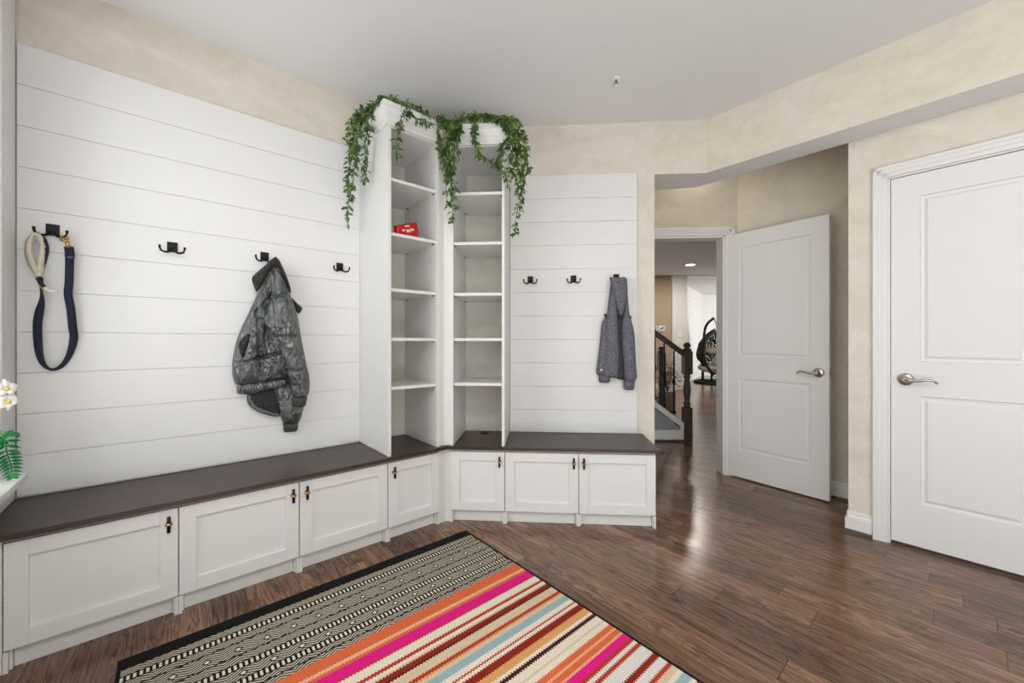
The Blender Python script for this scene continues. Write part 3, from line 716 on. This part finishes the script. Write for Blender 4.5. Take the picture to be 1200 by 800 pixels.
# ---------------------------------------------------------------- red packet on the shelf
yp = 2.205
def KP(pts): return [Vector(on_wall(455+a/29.6, 255+b/29.6, yp, 'L')) for a, b in pts]
q = KP([(185, 280), (500, 215), (930, 160), (990, 300), (1030, 480), (1010, 640), (600, 600), (225, 560)])
PX = sum(p.x for p in q)/len(q)
proot = thing('snack_bag', 'small red foil snack bag on a shelf of the left tower', 'snack bag', W('L', PX, yp, 1.745), 'L')
def loc(p): return Vector((p.x-PX, p.y-1.745))
bot = .001
poly = [loc(p) for p in q]
poly = [Vector((p.x, max(p.y, bot))) for p in poly]
lowz = bot
poly = poly[:4]+[Vector((poly[4].x, poly[4].y)), Vector((poly[5].x, lowz)), Vector((poly[6].x, lowz)), Vector((poly[7].x, lowz))]
m = MB(); pillow(m, poly, 0, .022, .8, .006, .03, lambda x, z: .0025*noise.noise(Vector((x*70, z*70, 1))), 0)
m.build('pouch', REDP, proot)
m = MB()
c = [loc(p) for p in KP([(185, 280), (290, 262), (320, 520), (225, 560)])]; m.prism([(p.x, max(p.y, bot)) for p in c], 'y', -.003, .001); m.build('crimped_seal', REDP, proot); m = MB()
c = [loc(p) for p in KP([(900, 165), (960, 150), (1050, 500), (1030, 640), (980, 620)])]; m.prism([(p.x, max(p.y, bot)) for p in c], 'y', -.003, .001)
m.build('crimped_seal', REDP, proot)
m = MB()
for (x0, z0, x1, z1, r, mi) in [(520, 330, 640, 310, 30, 0), (640, 310, 690, 340, 26, 0), (430, 470, 530, 455, 38, 0), (570, 490, 700, 480, 60, 0), (700, 480, 790, 420, 46, 0), (790, 420, 830, 470, 36, 0), (570, 395, 680, 395, 26, 1), (760, 540, 800, 560, 24, 1), (620, 430, 650, 430, 24, 0)]:
    a, b = [loc(p) for p in KP([(x0, z0), (x1, z1)])]; rr = r/29.6/FPX*2.25
    m.tube([(a.x, -.022, a.y), ((a.x+b.x)/2, -.0225, (a.y+b.y)/2), (b.x, -.022, b.y)], rr, 10, mi, .25, Vector((0, 1, 0)))
m.build('printed_mark', [PINKP, BROWNP], proot)

# ---------------------------------------------------------------- ivy garlands
def leaf(m, p, d, nrm, L, wd, mi=0):
    d = d.normalized(); s = d.cross(nrm)
    if s.length < 1e-3: s = d.orthogonal()
    s.normalize(); nn = s.cross(d).normalized()
    V = [p, p+d*L*.3+s*wd*.5+nn*L*.06, p+d*L*.65+s*wd*.36+nn*L*.06, p+d*L-nn*L*.1, p+d*L*.65-s*wd*.36+nn*L*.06, p+d*L*.3-s*wd*.5+nn*L*.06, p+d*L*.35-nn*L*.03, p+d*L*.68-nn*L*.03]
    v = [m.bm.verts.new(x) for x in V]
    for f in ((0, 1, 6), (1, 2, 7, 6), (2, 3, 7), (3, 4, 7), (4, 5, 6, 7), (5, 0, 6)): m.face([v[i] for i in f], mi)
def garland(label, strands, outw):
    base = Vector(strands[0][0][0])
    root = thing('ivy_garland', label, 'garland', base, 'W', 'artificial ivy garlands on the shelf towers')
    ms, ml = MB(), MB(); rnd = random.Random(3)
    for pts, dens, spread, sub in strands:
        lst = [pts]
        for _ in range(sub):      # companion runners beside the main one
            off = Vector((rnd.uniform(-1, 1), rnd.uniform(-1, 1)*.5, rnd.uniform(-.3, .3)))*spread*1.35
            cut = rnd.uniform(.55, 1); n = max(2, int(len(pts)*cut+.5)); lst.append([Vector(p)+off*min(1, .4+i*.4) for i, p in enumerate(pts[:n])])
        for P in lst:
            P = [tuple(p) for p in P]; S = [Vector(p) for p in spline(P, 10)]
            S = [p+Vector((noise.noise(p*14), noise.noise(p*14+Vector((9, 0, 0))), noise.noise(p*14+Vector((0, 5, 0)))))*.012 for p in S]
            ms.tube([p-base for p in S], .0016, 5, cap=False)
            Ltot = sum((b-a).length for a, b in zip(S, S[1:])); nl = int(Ltot*dens*.62)
            for k in range(nl):
                f = rnd.random()*(len(S)-1); i = int(f); p = S[i].lerp(S[min(i+1, len(S)-1)], f-i)
                t = (S[min(i+1, len(S)-1)]-S[max(i-1, 0)]).normalized()
                d = t*.5+Vector((rnd.gauss(0, .75), rnd.gauss(0, .75), rnd.gauss(-.5, .5)))+outw*.3
                nrm = outw*.8+Vector((rnd.gauss(0, .5), rnd.gauss(0, .5), rnd.gauss(.5, .5)))
                L = rnd.uniform(.026, .042); st = p+d.normalized()*.006
                ms.tube([p-base, st-base], .0008, 4, cap=False)
                leaf(ml, st-base, d, nrm, L, L*rnd.uniform(.42, .56))
    ms.build('stems', STEM, root); ml.build('foliage', LEAF, root)
    return root
def GL_(u, v, y, fr):
    x, z = on_wall(u, v, y, fr); return W(fr, x, y, z)
oL = -(axes('L')[1]); oC = -(axes('C')[1])
def side(u, v, x):        # point on a plane square to the left wall at distance x along it
    X, Y = axes('L'); r = ray(u, v); t = x/r.dot(X); return W('L', x, r.dot(Y)*t, EYE+r.z*t)
T = 2.45+.012
left = [
 ([W('L', .93, 2.12, T), W('L', .89, 2.2, T), W('L', .868, 2.28, T), side(424, 140, .855), side(419, 165, .86), side(415, 195, .845), side(411, 222, .825), side(407, 250, .81), side(406, 266, .805)], 190, .03, 3),
 ([W('L', .90, 2.15, T), W('L', .868, 2.24, T), side(430, 140, .85), side(429, 165, .86), side(427, 190, .865), side(424, 212, .865)], 190, .02, 2),
 ([W('L', .87, 2.3, T), side(417, 140, .845), side(411, 165, .825), side(409, 190, .815)], 190, .02, 2),
 ([W('L', .87, 2.13, T), W('L', .92, 2.09, T+.01), W('L', 1.0, 2.07, T+.012), W('L', 1.1, 2.07, T+.0), W('L', 1.2, 2.07, T-.01), W('L', 1.3, 2.06, T-.02)], 150, .03, 3),
 ([W('L', 1.02, 2.06, T), W('L', 1.0, 2.04, T-.05), W('L', .975, 2.045, T-.1), W('L', .965, 2.055, T-.19), W('L', .95, 2.06, T-.3)], 130, .012, 1),
 ([W('L', .99, 2.05, T-.06), W('L', 1.07, 2.045, T-.07), W('L', 1.15, 2.045, T-.06), W('L', 1.23, 2.045, T-.085)], 120, .015, 1),
]
garland('leafy green ivy garland trailing from the left shelf tower crown', left, (oL*.6-axes('L')[0]*.4).normalized())
def CF(u, v, y=2.345): return GL_(u, v, y, 'C')
mid = [
 ([CF(516, 150), CF(522, 140), CF(530, 155), CF(531, 185), CF(528, 215), CF(530, 240), CF(531, 260)], 190, .035, 4),
 ([CF(540, 142), CF(536, 155), CF(521, 175), CF(524, 200), CF(536, 225)], 180, .02, 2),
 ([CF(512, 150), CF(514, 165), CF(522, 185), CF(527, 200)], 170, .015, 1),
]
garland('leafy green ivy garland hanging in the corner between both shelf towers', mid, oC)
right = [
 ([W('C', -.52, 2.37, T+.0), W('C', -.44, 2.36, T+.015), W('C', -.36, 2.36, T+.02), W('C', -.27, 2.36, T+.01), W('C', -.19, 2.36, T), W('C', -.15, 2.38, T-.03), CF(608, 175, 2.36), CF(611, 200, 2.36), CF(609, 230, 2.37), CF(605, 252, 2.38), CF(606, 275, 2.38)], 200, .03, 4),
 ([W('C', -.24, 2.355, T), CF(598, 165), CF(597, 190), CF(604, 212), CF(608, 235)], 190, .03, 3),
 ([W('C', -.39, 2.355, T), CF(556, 160), CF(561, 175), CF(570, 185), CF(580, 192), CF(592, 205)], 150, .012, 2),
 ([CF(598, 160), CF(587, 172), CF(582, 185), CF(588, 200), CF(596, 216)], 170, .02, 2),
 ([W('C', -.2, 2.36, T), CF(614, 165, 2.38), CF(618, 185, 2.39), CF(618, 205, 2.4)], 170, .015, 1),
]
garland('leafy green ivy garland draped over the right shelf tower crown', right, oC)

# ---------------------------------------------------------------- rug
rx, ry = 1.319, 1.940
m = MB(); m.box(-.73, .73, -2.2, 0, 0, .009, .002)
tag(m.build('area_rug', RUGM, loc=W('L', rx-.73, ry), fr='L'), 'flatwoven rug with black geometric bands and orange, pink and cream stripes', 'rug')

# ---------------------------------------------------------------- ceiling sprinkler
p = ray(722, 92); p = p*((ZC-EYE)/p.z)
sroot = thing('fire_sprinkler', 'small white and chrome fire sprinkler on the ceiling', 'sprinkler', (p.x, p.y, ZC))
m = MB(); m.lathe([(.026, 0), (.026, -.004), (.02, -.01), (.012, -.012)], Matrix(), 24); m.build('escutcheon', PLASTW, sroot)
m = MB(); m.lathe([(.008, -.01), (.008, -.022), (.005, -.026)], Matrix(), 12); m.tube([(-.006, 0, -.022), (-.011, 0, -.034), (-.003, 0, -.046)], .0018, 6); m.tube([(.006, 0, -.022), (.011, 0, -.034), (.003, 0, -.046)], .0018, 6); m.build('nozzle', STEEL, sroot)
m = MB(); m.lathe([(.003, -.044), (.015, -.047), (.015, -.049), (.003, -.05)], Matrix(), 16); m.build('deflector', PLASTW, sroot)

# ---------------------------------------------------------------- orchid and fern on the sill
px, py = XW+.02, 2.03
oroot = thing('orchid_arrangement', 'white orchid with fern leaves in a pot on the window sill', 'potted plant', W('L', px, py, SILLZ), 'L')
m = MB(); m.lathe([(.04, 0), (.046, .01), (.056, .1), (.06, .105), (.06, .115), (.052, .115), (.048, .1)], Matrix(), 24); m.build('pot', CERAM, oroot)
m = MB(); m.lathe([(.001, .098), (.05, .1), (.001, .106)], Matrix(), 16); m.build('soil', SOIL, oroot)
X, Y = axes('L')
def OP(u, v, yy): 
    x, z = on_wall(u, v, yy, 'L'); return Vector((x-px, yy-py, z-SILLZ))
f1, f2 = OP(6, 456, 2.185), OP(8, 471, 2.19)
m = MB(); S = spline([(0, 0, .1), (-.02, .02, .2), (-.03, .05, .27), tuple(f1+Vector((-.03, -.02, .02))), tuple(f1+Vector((0, .01, .0))), tuple(f2+Vector((.0, .01, 0)))], 8); m.tube(S, .0025, 8); m.build('flower_stem', STEM, oroot)
def petal(m, c, d, nrm, L, wd):
    d = d.normalized(); s = d.cross(nrm).normalized(); n = 7; rows = []
    for i in range(n):
        t = i/(n-1); ww = wd*math.sin(PI*min(.97, max(.06, t**.8)))**.7
        rows.append([m.bm.verts.new(c+d*L*t+s*ww*k*.5+nrm*(.012*math.sin(PI*t)-.006*abs(k)*t)) for k in (-1, -.5, 0, .5, 1)])
    for A, B in zip(rows, rows[1:]):
        for k in range(4):
            f = m.face([A[k], A[k+1], B[k+1], B[k]])
            if f: f.smooth = True
nr = Vector((.5, -.8, .15)).normalized()
for c, r0 in ((f1, .3), (f2, 1.0), (f1+Vector((-.05, -.02, .015)), .6)):
    m = MB(); t1 = Vector((nr.y*-1, nr.x, 0)).normalized(); t2 = nr.cross(t1)
    for k, (L, wd) in enumerate(((.034, .03), (.036, .02), (.034, .03), (.03, .018), (.03, .018))):
        a = r0+k*2*PI/5; petal(m, c+nr*.001*k, t1*math.cos(a)+t2*math.sin(a), nr, L, wd)
    fl = m.build('flower', PETAL, oroot)
    m = MB(); m.lathe([(.001, 0), (.006, .003), (.005, .009), (.001, .012)], Matrix.Translation(c+nr*.008) @ nr.to_track_quat('Z', 'Y').to_matrix().to_4x4(), 10); m.build('flower_lip', YELLOW, fl)
def frond(pts, Lmax, nrm):
    m = MB(); S = [Vector(p) for p in spline(pts, 8)]; m.tube(S, .0018, 6)
    n = len(S)
    for i in range(3, n, 2):
        t = (S[i]-S[i-1]).normalized(); f = i/(n-1); L = Lmax*(math.sin(PI*min(1, .12+f*.82))**.6)
        for sg in (-1, 1):
            s = t.cross(nrm).normalized()*sg; leaf(m, S[i], s*.9+t*.45, nrm, max(.012, L), .0105)
    return m.build('fern_leaf', FERN, oroot)
fn = Vector((.35, -.9, .25)).normalized()
frond([(0, 0, .1), (-.005, .05, .15), tuple(OP(2, 512, 2.17)), tuple(OP(8, 530, 2.185)), tuple(OP(13, 545, 2.19)), tuple(OP(15, 560, 2.185))], .04, fn)
frond([(0, 0, .1), (.01, .04, .15), tuple(OP(4, 511, 2.18)), tuple(OP(12, 508, 2.2)), tuple(OP(21, 509, 2.215))], .018, Vector((.2, -.7, .7)).normalized())
frond([(0, 0, .1), (-.03, -.06, .17), (-.01, -.12, .16), (.02, -.16, .1)], .03, fn)

# ---------------------------------------------------------------- stairs beyond the doorway
FRS = 0.0
ZS = 4.45
def SP(u, v, Y=ZS): return Vector(((u-600)/FPX*Y, Y, EYE+(400-v)/FPX*Y))
nx = SP(806, 500).x
sroot = thing('stair_flight', 'stair side with white skirt and grey wall beyond the doorway', 'stairs', (nx, ZS, 0))
sl = math.tan(math.radians(36))
def zline(x, z0): return z0-(x)*sl      # x relative to the newel, rising to the left
m = MB(); z0 = SP(803, 497).z
m.prism([(-.065, .125), (-.065, z0-.06), (-1.4, zline(-1.4, z0-.05)), (-1.4, .12)], 'y', 0, .06); m.build('side_wall', GREYW, sroot)
m = MB(); m.prism([(-.05, z0-.05), (-.05, z0+.02), (-1.4, zline(-1.4, z0)), (-1.4, zline(-1.4, z0-.07))], 'y', -.02, .08); m.box(-.09, -.05, -.018, .0, .12, z0-.02); m.build('skirt_board', WHITE, sroot)
m = MB(); m.box(-1.4, -.05, -.016, .06, 0, .125, .003); m.build('base_board', WHITE, sroot)
m = MB(); m.box(-1.4, -.05, -.034, -.016, 0, .02, .004); m.build('shoe_molding', DARKW, sroot)
for i in range(7):
    m = MB(); m.box(-.28-.255*i, -.06-.255*i, .081, 1.0, .0, .185*(i+1)-.03, 0, 1); m.box(-.28-.255*i, -.05-.255*i, .081, 1.0, .185*(i+1)-.03, .185*(i+1), .004); m.build('step', [DARKW, WHITE], sroot)
def newel(label, x, y, ztop, group='dark turned newel posts'):
    r = thing('newel_post', label, 'newel post', (x, y, 0), 0.0, group)
    k = ztop/1.12
    m = MB(); m.box(-.045, .045, -.045, .045, 0, .38*k, .004); m.build('base_block', DARKW, r)
    m = MB(); m.lathe([(.044, .38*k), (.03, .4*k), (.042, .42*k), (.028, .45*k), (.036, .52*k), (.042, .58*k), (.036, .64*k), (.026, .7*k), (.04, .73*k), (.03, .745*k), (.044, .76*k)], Matrix(), 18); m.build('turned_shaft', DARKW, r)
    m = MB(); m.box(-.046, .046, -.046, .046, .76*k, 1.02*k, .004); m.build('top_block', DARKW, r)
    m = MB(); m.lathe([(.04, 1.02*k), (.05, 1.03*k), (.05, 1.042*k), (.03, 1.05*k), (.026, 1.06*k), (.04, 1.075*k), (.04, 1.09*k), (.028, 1.11*k), (.005, 1.12*k)], Matrix(), 18); m.build('cap', DARKW, r)
    return r
newel('dark turned newel post at the foot of the stair rail', nx, ZS+.02, 1.115)
n2 = SP(775, 450, 5.5); newel('dark newel post behind the stair rail, partly hidden', n2.x, 5.5, 1.06)
m = MB(); a = SP(799, 410); hz = a.z-.03
rail = [(0, .0), (-1.4, 1.4*sl)]
pts = [(-.03, -.035), (.03, -.035), (.034, -.01), (.026, .02), (.012, .03), (-.012, .03), (-.026, .02), (-.034, -.01)]
A = [m.bm.verts.new((-.045, y, z)) for y, z in pts]; B = [m.bm.verts.new((-1.4, y, z+1.355*sl)) for y, z in pts]
m.face(A); m.face(B[::-1])
for i in range(8): m.face([A[i], A[(i+1) % 8], B[(i+1) % 8], B[i]])
ro = tag(m.build('stair_handrail', DARKW, loc=(nx, ZS+.03, hz)), 'dark wooden handrail sloping down to the newel post', 'handrail')
for i, u in enumerate((791, 779.5, 768.5)):
    x = SP(u, 400).x-nx; b0 = zline(x-.02, z0)+.001; t0 = hz-(x+.045)*sl-.047
    r = thing('stair_baluster', ['dark iron baluster nearest the newel post', 'dark iron baluster in the middle of the stair rail', 'dark iron baluster beside the opening edge'][i], 'baluster', (nx+x, ZS+.03, b0), 0.0, 'iron stair balusters')
    m = MB(); m.box(-.008, .008, -.008, .008, 0, t0-b0, .001); mid_ = (t0-b0)*.5
    m.build('rod', BLACK, r)
    m = MB(); m.lathe([(.009, mid_-.04), (.016, mid_-.02), (.018, mid_), (.016, mid_+.02), (.009, mid_+.04)], Matrix(), 10); m.build('knuckle', BLACK, r)
    m = MB(); m.box(-.018, .018, -.018, .018, .0, .03, .003); m.build('shoe', BLACK, r)
# leafy plant with yellow flowers behind the rail
pr = SP(782, 435, 6.4); proot2 = thing('flowering_plant', 'leafy plant with yellow flowers behind the stair rail', 'potted plant', (pr.x, 6.4, 0))
m = MB(); m.lathe([(.09, 0), (.12, .02), (.13, .3), (.14, .32), (.12, .32)], Matrix(), 20); m.build('pot', TAUPE, proot2)
m1, m2, m3 = MB(), MB(), MB(); rnd = random.Random(5)
for k in range(26):
    a = rnd.uniform(0, 2*PI); r = rnd.uniform(.03, .17); top = Vector((math.cos(a)*r, math.sin(a)*r, rnd.uniform(.52, .86)))
    m1.tube([(0, 0, .3), (top.x*.4, top.y*.4, .45), top], .003, 5)
    for q_ in range(5): leaf(m2, top-Vector((0, 0, .05*q_)), Vector((rnd.gauss(0, 1), rnd.gauss(0, 1), .1)), Vector((0, -.3, 1)), .08, .045)
    if k % 5 == 0: m3.lathe([(.003, 0), (.03, .01), (.034, .022), (.01, .03)], Matrix.Translation(top), 10)
m1.build('stalks', STEM, proot2); m2.build('foliage', LEAF, proot2); m3.build('blossoms', YELLOW, proot2)

# ---------------------------------------------------------------- rooms beyond
DF = 9.2
x788, x805 = (788-600)/FPX*DF, (805.5-600)/FPX*DF
m = MB(); m.box(2.2, x788, DF+.1, DF+.22, 0, ZC); struct(m.build('wall_stair_hall', TAUPE))
m = MB(); m.box(x788, x805, DF, DF+.3, 0, ZC); struct(m.build('wall_pier', WHITE))
m = MB(); m.box(2.2, x788, DF+.085, DF+.1, 0, .13, .003); m.box(x788, x805, DF-.015, DF, 0, .13, .003); struct(m.build('baseboard_stair_hall', WHITE))
m = MB(); m.box(x805, 9, DF+.02, DF+.2, 2.655, ZC); struct(m.build('trim_10', WHITE))
A1 = Vector((4.3, 10.15, 0)); B1 = Vector((6.32, 13, 0)); an = math.atan2(B1.y-A1.y, B1.x-A1.x)
def far_shiplap(name, length, loc, ang):
    m = MB(); m.box(0, length, .008, .12, 0, ZC); z = 0
    while z < ZC: m.box(0, length, 0, .008, z, min(ZC, z+.15-.006)); z += .15
    struct(m.build(name, PANELW, loc=loc, fr=ang))
far_shiplap('wall_far_left', (B1-A1).length, A1, an)
far_shiplap('wall_far_back', 5.5, B1, 0.0)
dz = SP(774, 385, DF+.1)
pc = thing('wall_picture', 'small blue and white picture on the taupe wall', 'picture', (dz.x, DF+.1, dz.z))
m = MB(); m.box(-.1, .1, -.018, 0, -.065, .065, .004); m.build('frame', PLASTW, pc); m = MB(); m.box(-.085, .085, -.02, -.017, -.05, .05); m.build('print', PICT, pc)
for v, l in ((392.5, 'upper white light switch on the far white pier'), (401, 'lower white light switch on the far white pier')):
    q = SP(796.5, v, DF); s = thing('light_switch', l, 'light switch', (q.x, DF, q.z), 0.0, 'light switches on the far pier')
    m = MB(); m.box(-.04, .04, -.008, 0, -.06, .06, .003); m.build('plate', PLASTW, s); m = MB(); m.box(-.012, .012, -.014, -.007, -.025, .025, .002); m.build('toggle', PLASTW, s)
q = ray(809, 310); q = q*((ZC-EYE)/q.z)
lr = thing('recessed_light', 'round recessed ceiling light glowing beyond the doorway', 'ceiling light', (q.x, q.y, ZC))
m = MB(); m.lathe([(.1, 0), (.1, -.006), (.085, -.008), (.082, -.002)], Matrix(), 28); m.build('trim_ring', WHITE, lr)
m = MB(); m.lathe([(.001, -.0045), (.08, -.0045), (.08, -.003), (.001, -.003)], Matrix(), 28); m.build('lamp', LEDM, lr)
# hanging egg chair on its stand
ec = SP(842, 415, 10.6)
er = thing('egg_chair', 'black wicker hanging egg chair with pale cushions in the far room', 'hanging chair', (ec.x, 10.6, 0))
m = MB(); rnd = random.Random(2); n, k = 22, 14; rows = []
for i in range(k+1):
    t = i/k; z = .24+1.17*t; r = .54*math.sin(PI*min(1, max(0, .04+.93*t)))**.62
    row = []
    for j in range(n+1):
        a = math.radians(-25+j*230/n)      # open towards the viewer
        row.append(m.bm.verts.new((r*math.cos(a)+rnd.uniform(-.02, .02), r*.8*math.sin(a)+rnd.uniform(-.02, .02), z+rnd.uniform(-.03, .03))))
    rows.append(row)
for A, B in zip(rows, rows[1:]):
    for j in range(n): m.face([A[j], A[j+1], B[j+1]]); m.face([A[j], B[j+1], B[j]])
bo = m.build('basket', RATTAN, er); wm = bo.modifiers.new('weave', 'WIREFRAME'); wm.thickness = .034
m = MB(); rim = []
for i in range(41):
    a = i/40*2*PI; rim.append((.53*math.cos(a)*(.98), -.22-.06*math.cos(a*2), .83+.59*math.sin(a)))
m.tube(rim, .035, 8); m.build('rim', RATTAN, er)
m = MB(); m.prism([(-.4, .3), (.4, .3), (.48, .5), (-.48, .5)], 'y', -.2, .3); bmesh.ops.bevel(m.bm, geom=m.bm.edges[:], offset=.06, segments=3, affect='EDGES'); m.build('seat_cushion', CUSH, er, smooth=True)
m = MB(); pillow(m, [Vector(p) for p in [(-.28, .48), (.0, .44), (.3, .48), (.34, .72), (.0, .76), (-.22, .7)]], -.12, .09, .6, .04, .15); m.build('throw_pillow', BWCUSH, er)
m = MB(); pillow(m, [Vector(p) for p in [(-.3, .76), (.3, .76), (.34, .98), (-.34, .98)]], .18, .08, .6, .04, .15); m.build('head_cushion', CUSH, er)
m = MB(); m.tube(spline([(-.16, .55, .03), (-.17, .5, .8), (-.18, .4, 1.4), (-.17, .25, 1.62), (-.1, .05, 1.76)], 8), .035, 10); m.tube([(-.1, .05, 1.76), (0, 0, 1.42)], .012, 8); m.tube([(-.16, .05, .26), (-.16, .05, .03)], .03, 8); m.build('stand_pole', RATTAN, er)
m = MB(); ring = [(.55*math.cos(a/32*2*PI), .1+.55*math.sin(a/32*2*PI), .03) for a in range(33)]; m.tube(ring, .03, 8); m.tube([(-.55, .1, .03), (.55, .1, .03)], .03, 8); m.tube([(0, -.45, .03), (0, .65, .03)], .03, 8); m.build('stand_base', RATTAN, er)
